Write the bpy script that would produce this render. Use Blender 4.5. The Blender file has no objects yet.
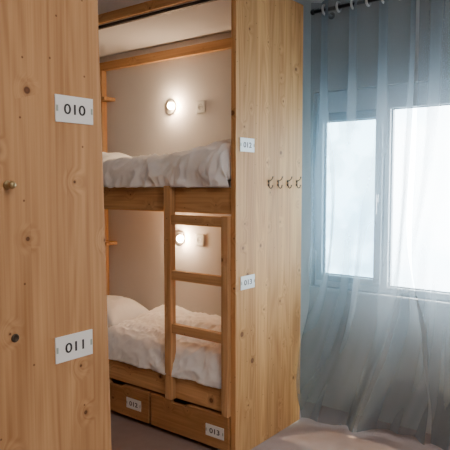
import bpy, bmesh, math, random
from mathutils import Vector, Matrix, noise
R=math.radians; PI=math.pi
random.seed(4)
S=bpy.context.scene; C=S.collection
# ---------------------------------------------------------------- camera maths (metres on real planes)
F=580.0; CAMZ=1.63; YAW=R(38.0); PITCH=R(4.1)
def rot_cam():
    return (Matrix.Rotation(YAW,4,'Z') @ Matrix.Rotation(R(90)-PITCH,4,'X'))
def ray(u,v):
    d=Vector(((u-225)/F,-(v-225)/F,-1.0)); return (rot_cam().to_3x3() @ d)
def on_y(u,v,Y):
    d=ray(u,v); t=Y/d.y; return Vector((d.x*t,Y,CAMZ+d.z*t))
def on_x(u,v,X):
    d=ray(u,v); t=X/d.x; return Vector((X,d.y*t,CAMZ+d.z*t))
# ---------------------------------------------------------------- materials
def nm(name):
    m=bpy.data.materials.new(name); m.use_nodes=True
    nt=m.node_tree; b=nt.nodes['Principled BSDF']; return m,nt,b
def N(nt,t,**k):
    n=nt.nodes.new(t)
    for a,b in k.items(): setattr(n,a,b)
    return n
def math_(nt,op,a,b=None,c=None):
    n=N(nt,'ShaderNodeMath',operation=op)
    for i,v in enumerate((a,b,c)):
        if v is None: continue
        if isinstance(v,(int,float)): n.inputs[i].default_value=v
        else: nt.links.new(v,n.inputs[i])
    return n.outputs[0]
def mapr(nt,v,a,b,c,d,smooth=False):
    n=N(nt,'ShaderNodeMapRange')
    if smooth: n.interpolation_type='SMOOTHSTEP'
    nt.links.new(v,n.inputs[0])
    for i,x in enumerate((a,b,c,d)): n.inputs[i+1].default_value=x
    return n.outputs[0]
def mixc(nt,f,a,b,mode='MIX'):
    n=N(nt,'ShaderNodeMix',data_type='RGBA',blend_type=mode)
    for s,v in ((n.inputs[0],f),(n.inputs[6],a),(n.inputs[7],b)):
        if isinstance(v,(int,float)): s.default_value=v
        elif isinstance(v,tuple): s.default_value=(*v,1)
        else: nt.links.new(v,s)
    return n.outputs[2]
def comb(nt,x,y,z=0.0):
    n=N(nt,'ShaderNodeCombineXYZ')
    for i,v in enumerate((x,y,z)):
        if isinstance(v,(int,float)): n.inputs[i].default_value=v
        else: nt.links.new(v,n.inputs[i])
    return n.outputs[0]
def wood(name,along,light,dark,knot,seed=0.0,stave=0.13,knots=0.5,cell=5.0,ks=1.0,rg=.28):
    m,nt,b=nm(name)
    tc=N(nt,'ShaderNodeTexCoord'); sp=N(nt,'ShaderNodeSeparateXYZ'); nt.links.new(tc.outputs['Object'],sp.inputs[0])
    ax={'X':0,'Y':1,'Z':2}[along]; o=[i for i in range(3) if i!=ax]
    L=sp.outputs[ax]; A=math_(nt,'ADD',sp.outputs[o[0]],sp.outputs[o[1]]); A=math_(nt,'ADD',A,seed)
    vo=N(nt,'ShaderNodeTexVoronoi',voronoi_dimensions='2D',feature='F1'); vo.inputs['Scale'].default_value=cell
    nt.links.new(comb(nt,A,L),vo.inputs['Vector'])
    dist=vo.outputs['Distance']; sc=N(nt,'ShaderNodeSeparateColor'); nt.links.new(vo.outputs['Color'],sc.inputs[0])
    on=math_(nt,'GREATER_THAN',sc.outputs[0],knots)
    near=math_(nt,'MULTIPLY',mapr(nt,dist,0.0,0.28,1,0,True),on)
    n1=N(nt,'ShaderNodeTexNoise'); n1.inputs['Scale'].default_value=1; n1.inputs['Detail'].default_value=1.0
    st=math_(nt,'FLOOR',math_(nt,'DIVIDE',A,stave))
    wn=N(nt,'ShaderNodeTexWhiteNoise',noise_dimensions='1D'); nt.links.new(st,wn.inputs['W'])
    nt.links.new(comb(nt,math_(nt,'MULTIPLY',A,8.0),math_(nt,'MULTIPLY',L,0.50),math_(nt,'MULTIPLY',wn.outputs[0],9.0)),n1.inputs['Vector'])
    ph=math_(nt,'ADD',math_(nt,'MULTIPLY',n1.outputs[0],66.0),math_(nt,'MULTIPLY',near,7.0))
    ring=math_(nt,'MULTIPLY_ADD',math_(nt,'SINE',ph),0.5,0.5)
    ring=math_(nt,'POWER',ring,1.5)
    n2=N(nt,'ShaderNodeTexNoise'); n2.inputs['Scale'].default_value=1; n2.inputs['Detail'].default_value=4
    nt.links.new(comb(nt,math_(nt,'MULTIPLY_ADD',A,90.0,math_(nt,'MULTIPLY',near,5.0)),math_(nt,'MULTIPLY',L,1.5),st),n2.inputs['Vector'])
    n4=N(nt,'ShaderNodeTexNoise'); n4.inputs['Scale'].default_value=1; n4.inputs['Detail'].default_value=2
    nt.links.new(comb(nt,math_(nt,'MULTIPLY',A,12.0),math_(nt,'MULTIPLY',L,0.9),4.0),n4.inputs['Vector'])
    g=math_(nt,'ADD',math_(nt,'MULTIPLY',ring,rg),math_(nt,'MULTIPLY',mapr(nt,n2.outputs[0],.32,.70,0,1),0.46))
    g=math_(nt,'ADD',g,math_(nt,'MULTIPLY',mapr(nt,n4.outputs[0],.35,.65,0,1),0.36))
    col=mixc(nt,g,light,dark)
    col=mixc(nt,1.0,col,mixc(nt,wn.outputs[0],(.86,.84,.82),(1.07,1.06,1.05)),'MULTIPLY')
    fr=math_(nt,'FRACT',math_(nt,'DIVIDE',A,stave)); gl=math_(nt,'LESS_THAN',fr,.010)
    col=mixc(nt,math_(nt,'MULTIPLY',gl,.30),col,tuple(x*.6 for x in dark))
    # large soft knots
    kr=math_(nt,'MULTIPLY_ADD',math_(nt,'POWER',sc.outputs[1],3.0),0.062*ks,0.015*ks)
    q=math_(nt,'DIVIDE',dist,kr)
    halo=math_(nt,'MULTIPLY',mapr(nt,q,0.9,2.4,0.45,0,True),on)
    core=math_(nt,'MULTIPLY',mapr(nt,q,0.70,1.2,.92,0,True),on)
    col=mixc(nt,halo,col,tuple(x*.6 for x in dark))
    col=mixc(nt,core,col,mixc(nt,mapr(nt,q,0,.8,0,1),tuple(min(1,x*1.8) for x in knot),knot))
    # scattered pin knots
    v2=N(nt,'ShaderNodeTexVoronoi',voronoi_dimensions='2D',feature='F1'); v2.inputs['Scale'].default_value=cell*1.9
    nt.links.new(comb(nt,math_(nt,'ADD',A,5.7),L),v2.inputs['Vector'])
    s2=N(nt,'ShaderNodeSeparateColor'); nt.links.new(v2.outputs['Color'],s2.inputs[0])
    c2=math_(nt,'MULTIPLY',mapr(nt,v2.outputs['Distance'],.018,.045,.8,0,True),math_(nt,'GREATER_THAN',s2.outputs[0],.72))
    col=mixc(nt,c2,col,knot)
    nt.links.new(col,b.inputs['Base Color'])
    b.inputs['Roughness'].default_value=.62; b.inputs['Specular IOR Level'].default_value=.25
    bu=N(nt,'ShaderNodeBump'); bu.inputs['Strength'].default_value=.06; bu.inputs['Distance'].default_value=.004
    nt.links.new(g,bu.inputs['Height']); nt.links.new(bu.outputs[0],b.inputs['Normal'])
    return m
def plain(name,col,rough=.6,metal=0,var=.05,scale=6,bump=0.0,bscale=80):
    m,nt,b=nm(name)
    tc=N(nt,'ShaderNodeTexCoord'); n=N(nt,'ShaderNodeTexNoise'); n.inputs['Scale'].default_value=scale; n.inputs['Detail'].default_value=3
    nt.links.new(tc.outputs['Object'],n.inputs['Vector'])
    c=mixc(nt,n.outputs[0],tuple(x*(1-var) for x in col),tuple(min(1,x*(1+var)) for x in col))
    nt.links.new(c,b.inputs['Base Color']); b.inputs['Roughness'].default_value=rough; b.inputs['Metallic'].default_value=metal
    if bump:
        n3=N(nt,'ShaderNodeTexNoise'); n3.inputs['Scale'].default_value=bscale; nt.links.new(tc.outputs['Object'],n3.inputs['Vector'])
        bu=N(nt,'ShaderNodeBump'); bu.inputs['Strength'].default_value=bump; bu.inputs['Distance'].default_value=.01
        nt.links.new(n3.outputs[0],bu.inputs['Height']); nt.links.new(bu.outputs[0],b.inputs['Normal'])
    return m
LT=(.75,.455,.22); DK=(.49,.26,.11); KN=(.12,.048,.020)
M={}
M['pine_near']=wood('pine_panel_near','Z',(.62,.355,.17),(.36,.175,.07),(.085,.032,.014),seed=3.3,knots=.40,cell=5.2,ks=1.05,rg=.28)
M['pine_far']=wood('pine_panel_far','Z',(.76,.43,.18),(.46,.215,.075),KN,seed=7.9,knots=.40,cell=5.4,ks=1.15,rg=.30)
M['pine_z']=wood('pine_upright','Z',LT,DK,KN,seed=1.1,stave=.4,knots=.6)
M['pine_x']=wood('pine_rail','X',LT,DK,KN,seed=5.2,stave=.4,knots=.55)
M['pine_y']=wood('pine_crosswise','Y',LT,DK,KN,seed=2.2,stave=.4,knots=.6)
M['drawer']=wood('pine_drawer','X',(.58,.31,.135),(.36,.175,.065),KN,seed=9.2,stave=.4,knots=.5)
M['wall']=plain('wall_paint',(.50,.50,.495),.85,var=.03,bump=.15,bscale=120)
M['bunkwall']=plain('bunk_back_paint',(.74,.71,.70),.85,var=.03,bump=.1,bscale=120)
M['ceil']=plain('ceiling_paint',(.80,.79,.78),.9,var=.02)
M['floor']=plain('floor_vinyl',(.33,.24,.215),.6,var=.12,scale=14,bump=.05,bscale=200)
M['white']=plain('white_plastic',(.84,.84,.82),.45,var=.02)
M['ink']=plain('black_ink',(.012,.012,.014),.5)
M['clip']=plain('clear_clip',(.35,.42,.36),.3)
M['socket']=plain('socket_plastic',(.66,.66,.64),.4)
M['chrome']=plain('brushed_steel',(.62,.61,.60),.28,1.0)
M['satin']=plain('satin_nickel',(.70,.67,.62),.42,.8)
M['brass']=plain('aged_brass',(.42,.33,.18),.38,1.0)
M['bronze']=plain('dark_bronze',(.10,.075,.055),.38,1.0)
M['rod']=plain('dark_rod',(.03,.03,.035),.35,.8)
M['frame']=plain('window_frame_paint',(.60,.63,.65),.4,var=.02)
M['sash']=plain('window_sash_paint',(.24,.275,.30),.4,var=.02)
M['gasket']=plain('dark_gasket',(.03,.035,.04),.6)
M['dark']=plain('dark_track',(.06,.05,.05),.5)
def cloth(name,col,wr=.35,sc=18):
    m=plain(name,col,.9,var=.02,scale=9,bump=wr,bscale=sc)
    m.node_tree.nodes['Principled BSDF'].inputs['Sheen Weight'].default_value=.4
    return m
M['linen']=cloth('white_linen',(.985,.98,.985),.1,16); M['matt']=cloth('mattress_ticking',(.78,.76,.75),.1,60)
m,nt,b=nm('warm_bulb'); b.inputs['Base Color'].default_value=(1,.9,.75,1)
b.inputs['Emission Color'].default_value=(1,.70,.43,1); b.inputs['Emission Strength'].default_value=400; M['bulb']=m
def glass(name,tint):
    m,nt,b=nm(name)
    out=nt.nodes['Material Output']; tr=N(nt,'ShaderNodeBsdfTransparent')
    tc=N(nt,'ShaderNodeTexCoord'); n=N(nt,'ShaderNodeTexNoise'); n.inputs['Scale'].default_value=5; n.inputs['Detail'].default_value=2
    nt.links.new(tc.outputs['Object'],n.inputs['Vector'])
    nt.links.new(mixc(nt,mapr(nt,n.outputs[0],.4,.6,0,1,True),tint,tuple(min(1,x*1.2) for x in tint)),tr.inputs[0])
    gl=N(nt,'ShaderNodeBsdfGlossy'); gl.inputs['Roughness'].default_value=.02; mx=N(nt,'ShaderNodeMixShader'); mx.inputs[0].default_value=.04
    nt.links.new(tr.outputs[0],mx.inputs[1]); nt.links.new(gl.outputs[0],mx.inputs[2]); nt.links.new(mx.outputs[0],out.inputs[0]); return m
M['glass']=glass('clear_glass',(.97,.99,1)); M['glass_tint']=glass('dim_view_blue_glass',(.54,.66,.71))  # left pane: dimmer bluish view outside is put into the glass tint
def sheer(name,alpha,col):
    m,nt,b=nm(name); out=nt.nodes['Material Output']
    tr=N(nt,'ShaderNodeBsdfTransparent'); di=N(nt,'ShaderNodeBsdfDiffuse'); tl=N(nt,'ShaderNodeBsdfTranslucent')
    tc=N(nt,'ShaderNodeTexCoord'); n=N(nt,'ShaderNodeTexNoise'); n.inputs['Scale'].default_value=60
    nt.links.new(tc.outputs['Object'],n.inputs['Vector'])
    c=mixc(nt,n.outputs[0],tuple(x*.94 for x in col),tuple(x*1.06 for x in col))
    nt.links.new(c,di.inputs[0]); nt.links.new(c,tl.inputs[0])
    a=N(nt,'ShaderNodeMixShader'); a.inputs[0].default_value=.45; nt.links.new(di.outputs[0],a.inputs[1]); nt.links.new(tl.outputs[0],a.inputs[2])
    lw=N(nt,'ShaderNodeLayerWeight'); lw.inputs[0].default_value=.42
    f=mapr(nt,lw.outputs['Facing'],0,1,alpha,.97)
    k=N(nt,'ShaderNodeMixShader'); nt.links.new(f,k.inputs[0]); nt.links.new(tr.outputs[0],k.inputs[1]); nt.links.new(a.outputs[0],k.inputs[2])
    nt.links.new(k.outputs[0],out.inputs[0]); return m
M['sheer']=sheer('sheer_grey_voile',.48,(.235,.270,.298))
# ---------------------------------------------------------------- builders
def box(bm,x0,x1,y0,y1,z0,z1,mi=0):
    v=[bm.verts.new((x,y,z)) for x in (x0,x1) for y in (y0,y1) for z in (z0,z1)]
    for f in ((0,1,3,2),(4,6,7,5),(0,4,5,1),(2,3,7,6),(0,2,6,4),(1,5,7,3)):
        bm.faces.new([v[i] for i in f]).material_index=mi
def ring_sweep(bm,pts,rad,n=12,mi=0,closed=False,caps=True):
    rs=rad if isinstance(rad,(list,tuple)) else [rad]*len(pts)
    pts=[Vector(p) for p in pts]; rings=[]; ref=None
    for i,p in enumerate(pts):
        if closed: t=pts[(i+1)%len(pts)]-pts[i-1]
        else: t=pts[min(i+1,len(pts)-1)]-pts[max(i-1,0)]
        t.normalize()
        if ref is None: ref=t.orthogonal().normalized()
        ref=(ref-t*ref.dot(t))
        if ref.length<1e-5: ref=t.orthogonal()
        ref.normalize(); bi=t.cross(ref)
        rings.append([bm.verts.new(p+(ref*math.cos(2*PI*k/n)+bi*math.sin(2*PI*k/n))*rs[i]) for k in range(n)])
    m=len(rings)
    for i in range(m if closed else m-1):
        a=rings[i]; c=rings[(i+1)%m]
        for k in range(n):
            f=bm.faces.new((a[k],a[(k+1)%n],c[(k+1)%n],c[k])); f.material_index=mi; f.smooth=True
    if not closed and caps:
        for r_ in (rings[0][::-1],rings[-1]):
            f=bm.faces.new(r_); f.material_index=mi
def lathe(bm,profile,origin,axis,n=28,mi=0):
    axis=Vector(axis).normalized(); u=axis.orthogonal().normalized(); w=axis.cross(u); o=Vector(origin)
    rings=[]
    for r_,h in profile:
        rings.append([bm.verts.new(o+axis*h+(u*math.cos(2*PI*k/n)+w*math.sin(2*PI*k/n))*max(r_,1e-4)) for k in range(n)])
    for a,c in zip(rings,rings[1:]):
        for k in range(n):
            f=bm.faces.new((a[k],a[(k+1)%n],c[(k+1)%n],c[k])); f.smooth=True; f.material_index=mi
    bm.faces.new(rings[0][::-1]).material_index=mi; bm.faces.new(rings[-1]).material_index=mi
ORG={}
def obj(name,bm,mats,parent=None,origin=None,bevel=0,label=None):
    L=ORG[parent] if parent is not None else Vector(origin or (0,0,0))
    bmesh.ops.recalc_face_normals(bm,faces=bm.faces)
    bmesh.ops.translate(bm,verts=bm.verts,vec=-L)
    me=bpy.data.meshes.new(name); bm.to_mesh(me); bm.free()
    for x in (mats if isinstance(mats,(list,tuple)) else [mats]): me.materials.append(x)
    o=bpy.data.objects.new(name,me); C.objects.link(o)
    if parent is not None: o.parent=parent
    else: o.location=L
    ORG[o]=L
    if bevel:
        b=o.modifiers.new('bevel','BEVEL'); b.width=bevel; b.segments=2; b.limit_method='ANGLE'; b.harden_normals=False
    if label: o['label']=label
    return o
def root(name,loc,label,cat,group=None):
    o=bpy.data.objects.new(name,None); C.objects.link(o); o.location=loc; o.empty_display_size=.1
    o['label']=label; o['category']=cat
    if group: o['group']=group
    ORG[o]=Vector(loc); return o
def tag(o,label,cat,group=None):
    o['label']=label; o['category']=cat
    if group: o['group']=group
    return o
def B(*boxes):
    bm=bmesh.new()
    for b in boxes: box(bm,*b)
    return bm
def struct(name,bm,mat,parent=None):
    o=obj(name,bm,mat,parent)
    o['kind']='structure'; return o
# ---------------------------------------------------------------- dims
PX=-2.0; PT=.034; FY=2.66; BY=3.40; WY=3.72; TOP=2.80; LX=-4.05
NX=-1.47; NY1=1.245; CEIL=3.08; WT=.15
# ---------------------------------------------------------------- setting
struct('floor',B((-4.3,2.7,-2.2,WY+WT,-.1,0)),M['floor'])
struct('ceiling',B((-4.3,2.7,-2.2,WY+WT,CEIL,CEIL+.1)),M['ceil'])
wx0,wx1,wz0,wz1=-2.10,-.35,.88,2.28
struct('wall_far',B((-4.3,wx0,WY,WY+WT,0,CEIL),(wx1,2.7,WY,WY+WT,0,CEIL),(wx0,wx1,WY,WY+WT,0,wz0),(wx0,wx1,WY,WY+WT,wz1,CEIL)),M['wall'])
struct('wall_left',B((-4.3,-4.15,-2.2,WY,0,CEIL)),M['wall'])
struct('wall_right',B((2.6,2.7,-2.2,WY,0,CEIL)),M['wall'])
struct('wall_near',B((-4.15,2.6,-2.2,-2.1,0,CEIL)),M['wall'])
# window
HZ=2.13
w1=obj('window_1',B((wx0,wx1,WY+.045,WY+.13,HZ,wz1),(wx0,wx1,WY+.045,WY+.13,wz0,wz0+.045),(wx0,wx0+.028,WY+.045,WY+.13,wz0+.045,HZ),
    (wx1-.045,wx1,WY+.045,WY+.13,wz0+.045,HZ),(-1.58,-1.54,WY+.045,WY+.13,wz0+.045,HZ)),M['frame'],bevel=.004); w1['kind']='structure'
ORG[w1]=Vector((0,0,0))
sx0,sx1,sz0,sz1=wx0+.032,-1.578,wz0+.047,HZ-.003
SL,SR,SB,ST=.040,.050,.044,.056
obj('window_sash',B((sx0,sx0+SL,WY+.01,WY+.085,sz0,sz1),(sx1-SR,sx1,WY+.01,WY+.085,sz0,sz1),(sx0+SL,sx1-SR,WY+.01,WY+.085,sz0,sz0+SB),(sx0+SL,sx1-SR,WY+.01,WY+.085,sz1-ST,sz1)),M['sash'],w1,bevel=.004)
def gasket(x0,x1,z0,z1,y):
    t=.007
    obj('window_gasket',B((x0,x0+t,y,y+.012,z0,z1),(x1-t,x1,y,y+.012,z0,z1),(x0+t,x1-t,y,y+.012,z0,z0+t),(x0+t,x1-t,y,y+.012,z1-t,z1)),M['gasket'],w1)
gasket(sx0+SL,sx1-SR,sz0+SB,sz1-ST,WY+.045); gasket(-1.54,wx1-.045,wz0+.045,HZ,WY+.07)
gasket(sx0-.004,sx1+.006,sz0-.004,sz1+.004,WY+.036)
obj('window_handle',B((sx1-.036,sx1-.014,WY-.012,WY+.01,1.5,1.56),(sx1-.032,sx1-.018,WY-.027,WY-.01,1.42,1.56)),M['chrome'],w1,bevel=.003)
obj('window_pane',B((sx0+SL,sx1-SR,WY+.058,WY+.063,sz0+SB,sz1-ST)),M['glass_tint'],w1,label='left pane, tinted blue for the dimmer view outside')
obj('window_pane',B((-1.54,wx1-.045,WY+.085,WY+.09,wz0+.045,HZ)),M['glass'],w1)
obj('window_sill',B((wx0-.01,wx1+.01,WY-.02,WY+.045,wz0-.025,wz0)),M['wall'],w1,bevel=.004)
# ---------------------------------------------------------------- number plates
def text_mesh(s,size):
    cu=bpy.data.curves.new('t','FONT'); cu.body=s; cu.size=size; cu.align_x='CENTER'; cu.align_y='CENTER'; cu.extrude=.0006; cu.offset=.0006; cu.space_character=1.0
    o=bpy.data.objects.new('t',cu); C.objects.link(o); bpy.context.view_layer.update()
    me=bpy.data.meshes.new_from_object(o.evaluated_get(bpy.context.evaluated_depsgraph_get()))
    bpy.data.objects.remove(o); return me
def plate(parent,s,centre,face,w=.14,h=.08,label=None):
    bm=bmesh.new(); me=text_mesh(s,.042); bm.from_mesh(me)
    xs=[v.co.x for v in bm.verts]; ys=[v.co.y for v in bm.verts]
    bmesh.ops.translate(bm,verts=bm.verts,vec=Vector((-(max(xs)+min(xs))/2,-(max(ys)+min(ys))/2,.0042)))
    bmesh.ops.scale(bm,verts=bm.verts,vec=(1.3,1.02,1))
    for f in bm.faces: f.material_index=1
    box(bm,-w/2,w/2,-h/2,h/2,0,.004,0)
    for s_ in (-1,1): box(bm,s_*w*.46-.003,s_*w*.46+.003,-.009,.009,.004,.0055,2)
    if face=='X': Mx=Matrix(((0,0,1,0),(1,0,0,0),(0,1,0,0),(0,0,0,1)))
    else: Mx=Matrix(((1,0,0,0),(0,0,-1,0),(0,1,0,0),(0,0,0,1)))
    bmesh.ops.transform(bm,matrix=Matrix.Translation(centre)@Mx,verts=bm.verts)
    return obj('number_plate',bm,[M['white'],M['ink'],M['clip']],parent,label=label)
# ---------------------------------------------------------------- near pod (its panel stands slightly out of plumb)
near=root('bunk_cabin',(NX-.9,.75,0),'nearest pine bunk cabin with number plates 010 and 011','bunk cabin')
bm=B((NX-PT,NX,.3,NY1,0,TOP))
for v in bm.verts:
    if v.co.y>1: v.co.y=NY1+.0155*(1.5-v.co.z)/.75
obj('side_panel',bm,M['pine_near'],near,bevel=.002)
obj('roof_panel',B((-3.5,NX-PT,.3,NY1-.03,TOP-.05,TOP)),M['pine_x'],near)
obj('back_panel',B((-3.5,NX-PT,.3,.33,0,TOP-.05)),M['pine_near'],near)
obj('end_panel',B((-3.53,-3.5,.3,NY1-.03,0,TOP)),M['pine_near'],near)
p=on_x(74,110,NX); plate(near,'010',p,'X',label='white plate reading 010')
p=on_x(74,346,NX); plate(near,'011',p,'X',label='white plate reading 011')
p=on_x(7,185,NX)
bm=bmesh.new(); lathe(bm,[(.012,0),(.013,.003),(.010,.006),(.005,.009),(.005,.015),(.009,.019),(.011,.025),(.009,.031),(.004,.034)],p,(1,0,0))
obj('coat_knob',bm,M['brass'],near,label='small round brass knob')
p=on_x(15,338,NX)
bm=bmesh.new(); lathe(bm,[(.012,0),(.0125,.002),(.011,.004),(.009,.0042),(.0085,.0025),(.004,.0025)],p,(1,0,0)); obj('cabinet_lock',bm,M['bronze'],near,label='small round metal lock')
# ---------------------------------------------------------------- far bunk
bunk=root('bunk_bed',(-3.0,FY,0),'pine double bunk cabin with ladder, two beds and numbers 012 and 013','bunk bed')
obj('side_panel',B((PX-PT,PX,FY,BY,0,TOP)),M['pine_far'],bunk,bevel=.002,label='tall knotty pine end panel')
obj('end_panel',B((LX-.03,LX,FY,BY,0,TOP-.08)),M['bunkwall'],bunk)
obj('back_panel',B((LX,PX-PT,BY-.02,BY,0,TOP-.08)),M['bunkwall'],bunk,label='pale painted back panel')
obj('roof_panel',B((LX-.03,PX-PT,FY+.03,BY,TOP-.08,TOP-.02)),M['bunkwall'],bunk,label='pale painted underside of the roof')
obj('roof_fascia',B((LX-.03,PX-PT,FY,FY+.03,TOP-.08,TOP-.02)),M['pine_x'],bunk,bevel=.003)
obj('canopy_board',B((LX-.03,PX-PT,FY+.008,FY+.03,TOP-.02,TOP+.16)),M['bunkwall'],bunk,label='pale painted board above the fascia')
obj('curtain_track',B((LX,PX-PT,FY+.04,FY+.06,TOP-.10,TOP-.08)),M['dark'],bunk)
obj('top_rail',B((LX,PX-PT,BY-.06,BY-.02,2.595,2.665)),M['pine_x'],bunk,bevel=.003)
obj('corner_post',B((LX+.04,LX+.11,BY-.075,BY-.02,.42,2.595)),M['pine_z'],bunk,bevel=.003)
for z in (2.33,1.10):
    obj('shelf',B((LX+.11,LX+.22,BY-.14,BY-.02,z,z+.028)),M['pine_x'],bunk,bevel=.003)
RY0,RY1=FY+.02,FY+.055
obj('bed_rail',B((LX,PX-PT,RY0,RY1,1.45,1.605)),M['pine_x'],bunk,bevel=.004,label='upper bed rail')
obj('bed_rail',B((LX,PX-PT,RY0,RY1,.25,.40)),M['pine_x'],bunk,bevel=.004,label='lower bed rail')
obj('bed_base',B((LX,PX-PT,RY1,BY-.02,1.47,1.50)),M['pine_y'],bunk)
obj('bed_base',B((LX,PX-PT,RY1,BY-.02,.27,.30)),M['pine_y'],bunk)
LY0,LY1=FY-.03,FY+.02
a0,a1,b0,b1=-2.545,-2.49,-2.085,-2.036
obj('ladder_post',B((a0,a1,LY0,LY1,.25,1.615)),M['pine_z'],bunk,bevel=.004)
obj('ladder_post',B((b0,b1,LY0,LY1,.25,1.44)),M['pine_z'],bunk,bevel=.004)
for z in (1.375,1.025,.685):
    obj('ladder_rung',B((a1,b0,LY0+.008,LY1-.005,z,z+.06)),M['pine_x'],bunk,bevel=.004)
def drawer(x0,x1,s,pc=0,notch=None):
    bm=bmesh.new(); n0=(x0+x1)/2-.06 if notch is None else notch; n1=n0+.12; zt=.246; zb=.035
    outl=[(x0,zb),(x1,zb),(x1,zt),(n1+.015,zt),(n1,zt-.018),(n0,zt-.018),(n0-.015,zt),(x0,zt)]
    a=[bm.verts.new((x,FY-.014,z)) for x,z in outl]; c=[bm.verts.new((x,FY+.012,z)) for x,z in outl]
    bm.faces.new(a); bm.faces.new(c[::-1])
    for i in range(len(outl)): bm.faces.new((a[i],a[(i+1)%8],c[(i+1)%8],c[i]))
    box(bm,x0+.02,x1-.02,FY+.012,BY-.1,.05,.17)
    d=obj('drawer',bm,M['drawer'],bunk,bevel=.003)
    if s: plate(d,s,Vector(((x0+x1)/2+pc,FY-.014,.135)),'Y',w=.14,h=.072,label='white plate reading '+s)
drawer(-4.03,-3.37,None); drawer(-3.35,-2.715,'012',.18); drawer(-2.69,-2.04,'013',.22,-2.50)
p=on_x(247,145,PX); plate(bunk,'012',p,'X',label='white plate reading 012')
p=on_x(247.5,282,PX); plate(bunk,'013',p,'X',label='white plate reading 013')
for u in (268.5,278,287.5,296.5):
    p=on_x(u,182,PX); bm=bmesh.new()
    lathe(bm,[(.009,0),(.010,.002),(.008,.005),(.004,.006)],p+Vector((0,0,.004)),(1,0,0),16)
    lathe(bm,[(.009,0),(.010,.002),(.008,.005),(.004,.006)],p+Vector((0,0,-.018)),(1,0,0),16)
    ring_sweep(bm,[p+Vector(q) for q in ((.004,0,.006),(.016,0,.010),(.027,0,.018),(.032,0,.030),(.034,0,.035))],[.003,.003,.003,.0035,.0055],8)
    ring_sweep(bm,[p+Vector(q) for q in ((.004,0,.006),(.005,0,-.018),(.008,0,-.033),(.017,0,-.040),(.027,0,-.034),(.030,0,-.024),(.030,0,-.019))],[.003,.003,.003,.003,.003,.0035,.0055],8)
    obj('coat_hook',bm,M['bronze'],bunk,label='dark metal double coat hook')
# ---------------------------------------------------------------- reading lamps and sockets
YB=BY-.0205
def reading_lamp(p,label):
    t=root('reading_lamp',tuple(p),label,'lamp','globe reading lamps in the bunk')
    bm=bmesh.new(); lathe(bm,[(.056,0),(.058,.004),(.056,.012),(.050,.016),(.012,.017),(.009,.03),(.003,.032)],p,(0,-1,0)); obj('lamp_base',bm,M['satin'],t)
    ax=Vector((.90,-.42,0)).normalized(); q=p+Vector((.004,-.030,0))
    bm=bmesh.new(); lathe(bm,[(.010,-.004),(.016,0),(.017,.020),(.013,.024)],q,ax); obj('lamp_holder',bm,M['satin'],t)
    bm=bmesh.new(); r_=.026; lathe(bm,[(.010,.020)]+[(r_*math.sin(a),.022+r_*.95-r_*math.cos(a)) for a in [R(x) for x in range(24,180,12)]]+[(.0005,.022+r_*1.95)],q,ax); obj('bulb',bm,M['bulb'],t)
reading_lamp(on_y(171,107,YB),'glowing round reading lamp above the upper bunk bed')
reading_lamp(on_y(180,238,YB),'glowing round reading lamp above the lower bunk bed')
def socket(p,label):
    t=root('power_socket',tuple(p),label,'socket','white sockets on the bunk back panel')
    w_=.045
    bm=bmesh.new(); box(bm,p.x-w_,p.x+w_,p.y-.010,p.y,p.z-w_,p.z+w_); obj('cover_plate',bm,M['white'],t,bevel=.004)
    bm=bmesh.new(); lathe(bm,[(.024,.010),(.024,.0115),(.021,.012),(.020,.0105),(.005,.0105)],p,(0,-1,0))
    obj('socket_well',bm,M['socket'],t)
    for s in (-1,1):
        bm=bmesh.new(); lathe(bm,[(.0028,.0105),(.0028,.0125)],p+Vector((s*.009,0,0)),(0,-1,0),10)
        obj('socket_hole',bm,M['ink'],t)
socket(on_y(201,107,YB),'white wall socket beside the reading lamp of the upper bed')
socket(on_y(200,240,YB),'white wall socket beside the reading lamp of the lower bed')
# ---------------------------------------------------------------- bedding
def mattress(z,h,label):
    bm=B((LX+.12,PX-PT-.02,RY1+.005,BY-.08,z,z+h)); o=obj('mattress',bm,M['matt'],origin=(-3.0,3.03,z),bevel=.03); tag(o,label,'mattress','bunk mattresses')
mattress(1.50,.15,'white mattress of the upper bunk bed'); mattress(.30,.19,'white mattress of the lower bunk bed')
def fbm(x,y,z): return noise.noise(Vector((x,y,z)))
def pillow(cx,cy,zb,w,d,h,label,seed):
    bm=bmesh.new(); nu,nv=40,40; top={};bot={}
    for i in range(nu+1):
        for j in range(nv+1):
            u=i/nu*2-1; v=j/nv*2-1
            e=max(0,(1-abs(u)**3.0))*max(0,(1-abs(v)**3.0)); t=e**.5
            pin=1-.07*(1-abs(v)**2)*abs(u)**4
            x=cx+u*w/2*pin; y=cy+v*d/2*(1-.07*(1-u*u)*abs(v)**4)
            wr=.012*fbm(x*9+seed,y*9,0)+.008*abs(fbm(x*20,y*20,seed))
            zc=zb+h*.3
            top[i,j]=bm.verts.new((x,y,zc+t*(h*.7+wr)))
            if i in (0,nu) or j in (0,nv): bot[i,j]=top[i,j]
            else: bot[i,j]=bm.verts.new((x,y,zc-t*h*.3))
    for i in range(nu):
        for j in range(nv):
            for g,rv in ((top,0),(bot,1)):
                q=[g[i,j],g[i+1,j],g[i+1,j+1],g[i,j+1]]
                bm.faces.new(q[::-1] if rv else q).smooth=True
    o=obj('pillow',bm,M['linen'],origin=(cx,cy,zb)); tag(o,label,'pillow','bunk pillows')
pillow(-3.62,3.06,1.652,.56,.50,.22,'white pillow at the far end of the upper bunk bed',1)
pillow(-3.61,3.10,.492,.56,.44,.21,'white pillow at the far end of the lower bunk bed',5)
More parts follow.
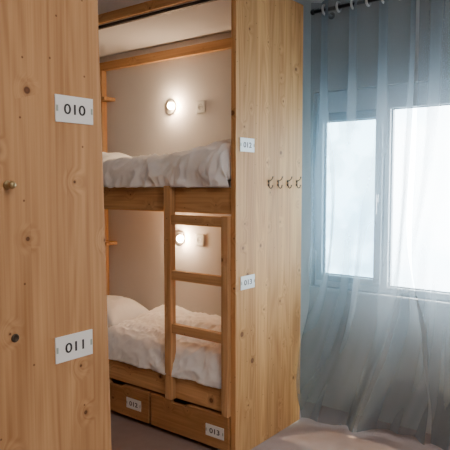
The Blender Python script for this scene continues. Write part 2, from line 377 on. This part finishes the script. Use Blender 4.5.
def duvet(x0,x1,y0,y1,zb,zt,bump,label,seed,drop,bulge,A1,A2,A3,ruche=0):
    bm=bmesh.new(); nu,nv=260,130; top={}
    for i in range(nu+1):
        for j in range(nv+1):
            u=i/nu; v=j/nv
            x=x0+(x1-x0)*u
            edge=.030*fbm(x*5,seed,2)+.012*fbm(x*17,seed,4)
            K=.3
            if v<K:
                a=v/K; ang=a*PI/2
                y=y0+.09*(1-math.cos(ang))+edge*(1-a)*.2; z=drop+(zt-drop)*math.sin(ang)**.9
                y-=bulge*math.sin(a*PI)*(.3+.9*u*u)
            else:
                a=(v-K)/(1-K); y=y0+.09+(y1-y0-.09)*a; z=zt
            k=min(1,v/K)
            mu=min(1,u/.07,(1-u)/.04); mu=math.sin(max(0,mu)*PI/2)**.6
            mv=min(1,(1-v)/.08); mv=math.sin(max(0,mv)*PI/2)**.6
            b=bump(u,max(0,(v-K)/(1-K)))
            wq=noise.noise_vector(Vector((x*2.6+seed,y*3.2,z*3)))*.4
            c1=1-abs(fbm(x*3.5+wq.x*2+seed,y*6+wq.y*2,z*5))*2.4
            c2=1-abs(fbm(x*8+wq.y*3,y*9+wq.x*3+seed,z*9))*2.4
            c3=1-abs(fbm(x*18+wq.y*4,y*20,seed+z*18))*2.2
            wr=A1*max(-.6,c1)+A2*max(-.5,c2)+A3*max(-.4,c3)
            rk=ruche*(math.exp(-((v-.40-.05*fbm(x*3,seed,1))/.06)**2)+.7*math.exp(-((v-.68-.05*fbm(x*3,seed,5))/.05)**2))
            wr+=rk*(.8+.9*math.sin(x*150+3*fbm(x*9,y*5,seed)))
            h=(z-zb)+(b+wr)*(.25+.75*k)
            zz=zb+max(.004,h)*mu*mv if v>=K else min(zb,z)+max(0,z-min(zb,z)+(b*k+wr*k))*(mu if z>zb else 1)
            yy=y-(1.4*wr)*(1-k)*mu
            top[i,j]=bm.verts.new((x,yy,zz))
    for i in range(nu):
        for j in range(nv):
            bm.faces.new((top[i,j],top[i+1,j],top[i+1,j+1],top[i,j+1])).smooth=True
    o=obj('duvet',bm,M['linen'],origin=((x0+x1)/2,(y0+y1)/2,zb))
    s=o.modifiers.new('solid','SOLIDIFY'); s.thickness=.012; s.offset=-1
    tag(o,label,'duvet','bunk duvets')
def bumpA(u,v):
    return .12*math.exp(-((u-.90)/.36)**2)*(.6+.4*math.sin(min(1,v+.12)*PI*.8)) + .02*math.exp(-((u-.25)/.2)**2)
def bumpB(u,v):
    return .085*v**1.3 + .015*math.exp(-((u-.2)/.1)**2)+.015*math.exp(-((u-.8)/.1)**2)
duvet(-3.25,-2.045,FY-.002,BY-.09,1.655,1.765,bumpA,'crumpled white duvet on the upper bunk bed',2.3,1.607,.045,.016,.017,.006)
duvet(-3.25,-2.045,FY-.002,BY-.09,.495,.585,bumpB,'crumpled white duvet on the lower bunk bed',7.7,.404,.0,.009,.010,.005,.009)
# ---------------------------------------------------------------- curtains
CY=3.50; RODZ=2.775
t=root('curtain_rod',(-1.2,CY,RODZ),'dark metal curtain rod across the top of the window','curtain rod')
bm=bmesh.new(); ring_sweep(bm,[(-1.975,CY,RODZ),(-.3,CY,RODZ)],.013,14); obj('rod',bm,M['rod'],t)
for s,x in ((-1,-1.975),(1,-.3)):
    bm=bmesh.new(); lathe(bm,[(.012,0),(.018,.003),(.02,.012),(.018,.021),(.012,.024)],(x,CY,RODZ),(s,0,0)); obj('finial',bm,M['rod'],t)
for x in (-1.96,-.36):
    bm=bmesh.new(); ring_sweep(bm,[(x,WY,RODZ+.02),(x,CY+.02,RODZ+.02),(x,CY,RODZ+.005)],.007,8); lathe(bm,[(.025,0),(.025,.006),(.01,.008)],(x,WY,RODZ+.02),(0,-1,0)); obj('bracket',bm,M['rod'],t)
def sm(a,b,x):
    x=max(0,min(1,(x-a)/(b-a))); return x*x*(3-2*x)
def curtain(xt0,xt1,xb0,xb1,hem0,hem1,nf,seed,shear,label,pull,front):
    t=root('curtain',((xt0+xt1)/2,CY,(hem0+hem1)/2),label,'curtain','sheer grey voile curtains')
    bm=bmesh.new(); nu,nv=nf*40,130; G={}
    ztop=RODZ+.065
    for j in range(nv+1):
        tt=j/nv
        for i in range(nu+1):
            s=i/nu
            e=sm(.45,1.0,tt)
            x=xt0+(xt1-xt0)*s; xb=xb0+(xb1-xb0)*s
            bell=math.exp(-((tt-.66)/.20)**2)
            x=x+(xb-x)*e + pull*bell*(.35-s)
            hem=hem0+(hem1-hem0)*s+.008*math.sin(9*s+seed)
            z=ztop+(hem-ztop)*tt
            ph=2*PI*nf*s/2
            fade=1-.90*sm(.08,.50,tt); low=sm(.10,.6,tt)
            wq=noise.noise(Vector((s*2.4+seed,tt*2.0,seed)))
            wq2=noise.noise(Vector((s*1.3+seed,tt*1.6,seed+5)))
            y=CY+.050*math.sin(ph)*fade
            f1=s+shear*.75*sm(.42,1.25,tt)+.14*wq*low
            a1=math.sin(2*PI*1.5*f1+seed+2.0*wq2); a2=math.sin(2*PI*3.1*f1+2.1*seed+2.2*wq2); a3=math.sin(2*PI*5.3*f1+seed+2*wq)
            y+=low*(.038*a1+.026*a2)+low*.009*a3
            y-=front*sm(.6,1.0,tt)*(1-s)**1.5
            x+=.012*math.sin(ph*2)*fade
            if y<3.43: x=max(x,PX+.025)
            G[i,j]=bm.verts.new((x,min(y,WY-.07),z))
    for j in range(nv):
        for i in range(nu):
            bm.faces.new((G[i,j],G[i+1,j],G[i+1,j+1],G[i,j+1])).smooth=True
    gx=[(G[int(k*40),3].co.x) for k in range(1,nf)]
    obj('curtain_fabric',bm,M['sheer'],t)
    for x in gx:
        bm=bmesh.new(); ring_sweep(bm,[(x,CY+.030*math.cos(a),RODZ+.030*math.sin(a)) for a in [2*PI*k/20 for k in range(20)]],.0075,8,closed=True)
        obj('grommet',bm,M['chrome'],t)
curtain(-2.0,-1.285,-1.975,-1.15,.02,.05,7,1.7,1.0,'sheer grey curtain beside the pine panel, over the left casement',.03,.17)
curtain(-1.265,-.45,-1.13,-.50,.05,.07,8,4.1,1.0,'sheer grey curtain at the right edge, over the wide window pane',-.05,0)
# ---------------------------------------------------------------- light
w=bpy.data.worlds.new('sky'); S.world=w; w.use_nodes=True; nt=w.node_tree; bg=nt.nodes['Background']
tc=N(nt,'ShaderNodeTexCoord'); sp=N(nt,'ShaderNodeSeparateXYZ'); nt.links.new(tc.outputs['Generated'],sp.inputs[0])
cl=N(nt,'ShaderNodeTexNoise'); cl.inputs['Scale'].default_value=7; cl.inputs['Detail'].default_value=2; nt.links.new(tc.outputs['Generated'],cl.inputs['Vector'])
skyc=mixc(nt,mapr(nt,cl.outputs[0],.35,.58,0,1,True),(.57,.74,.84),(.88,.96,1.0))
c=mixc(nt,mapr(nt,sp.outputs[2],-.34,-.06,0,1,True),(.38,.49,.57),skyc); nt.links.new(c,bg.inputs[0]); bg.inputs[1].default_value=29.0
def area(loc,rot,sx,sy,e,col):
    l=bpy.data.lights.new('ceiling_light','AREA'); l.shape='RECTANGLE'; l.size=sx; l.size_y=sy; l.energy=e; l.color=col
    o=bpy.data.objects.new('ceiling_light',l); C.objects.link(o); o.location=loc; o.rotation_euler=rot; return o
area((.6,.7,CEIL-.03),(0,0,0),1.6,1.6,66,(1,.88,.78))
l=bpy.data.lights.new('sun','SUN'); l.energy=8; l.angle=R(.5); l.color=(1,.76,.48)
o=bpy.data.objects.new('sun',l); C.objects.link(o); o.location=(0,6,6)
o.rotation_euler=Vector((-.58,-1.0,-2.7)).to_track_quat('-Z','Y').to_euler()
# ---------------------------------------------------------------- camera
cd=bpy.data.cameras.new('camera'); cam=bpy.data.objects.new('camera',cd); C.objects.link(cam)
cd.sensor_width=36; cd.lens=F/450*36; cd.clip_start=.05
cam.location=(0,0,CAMZ); cam.rotation_euler=(R(90)-PITCH,0,YAW)
S.camera=cam
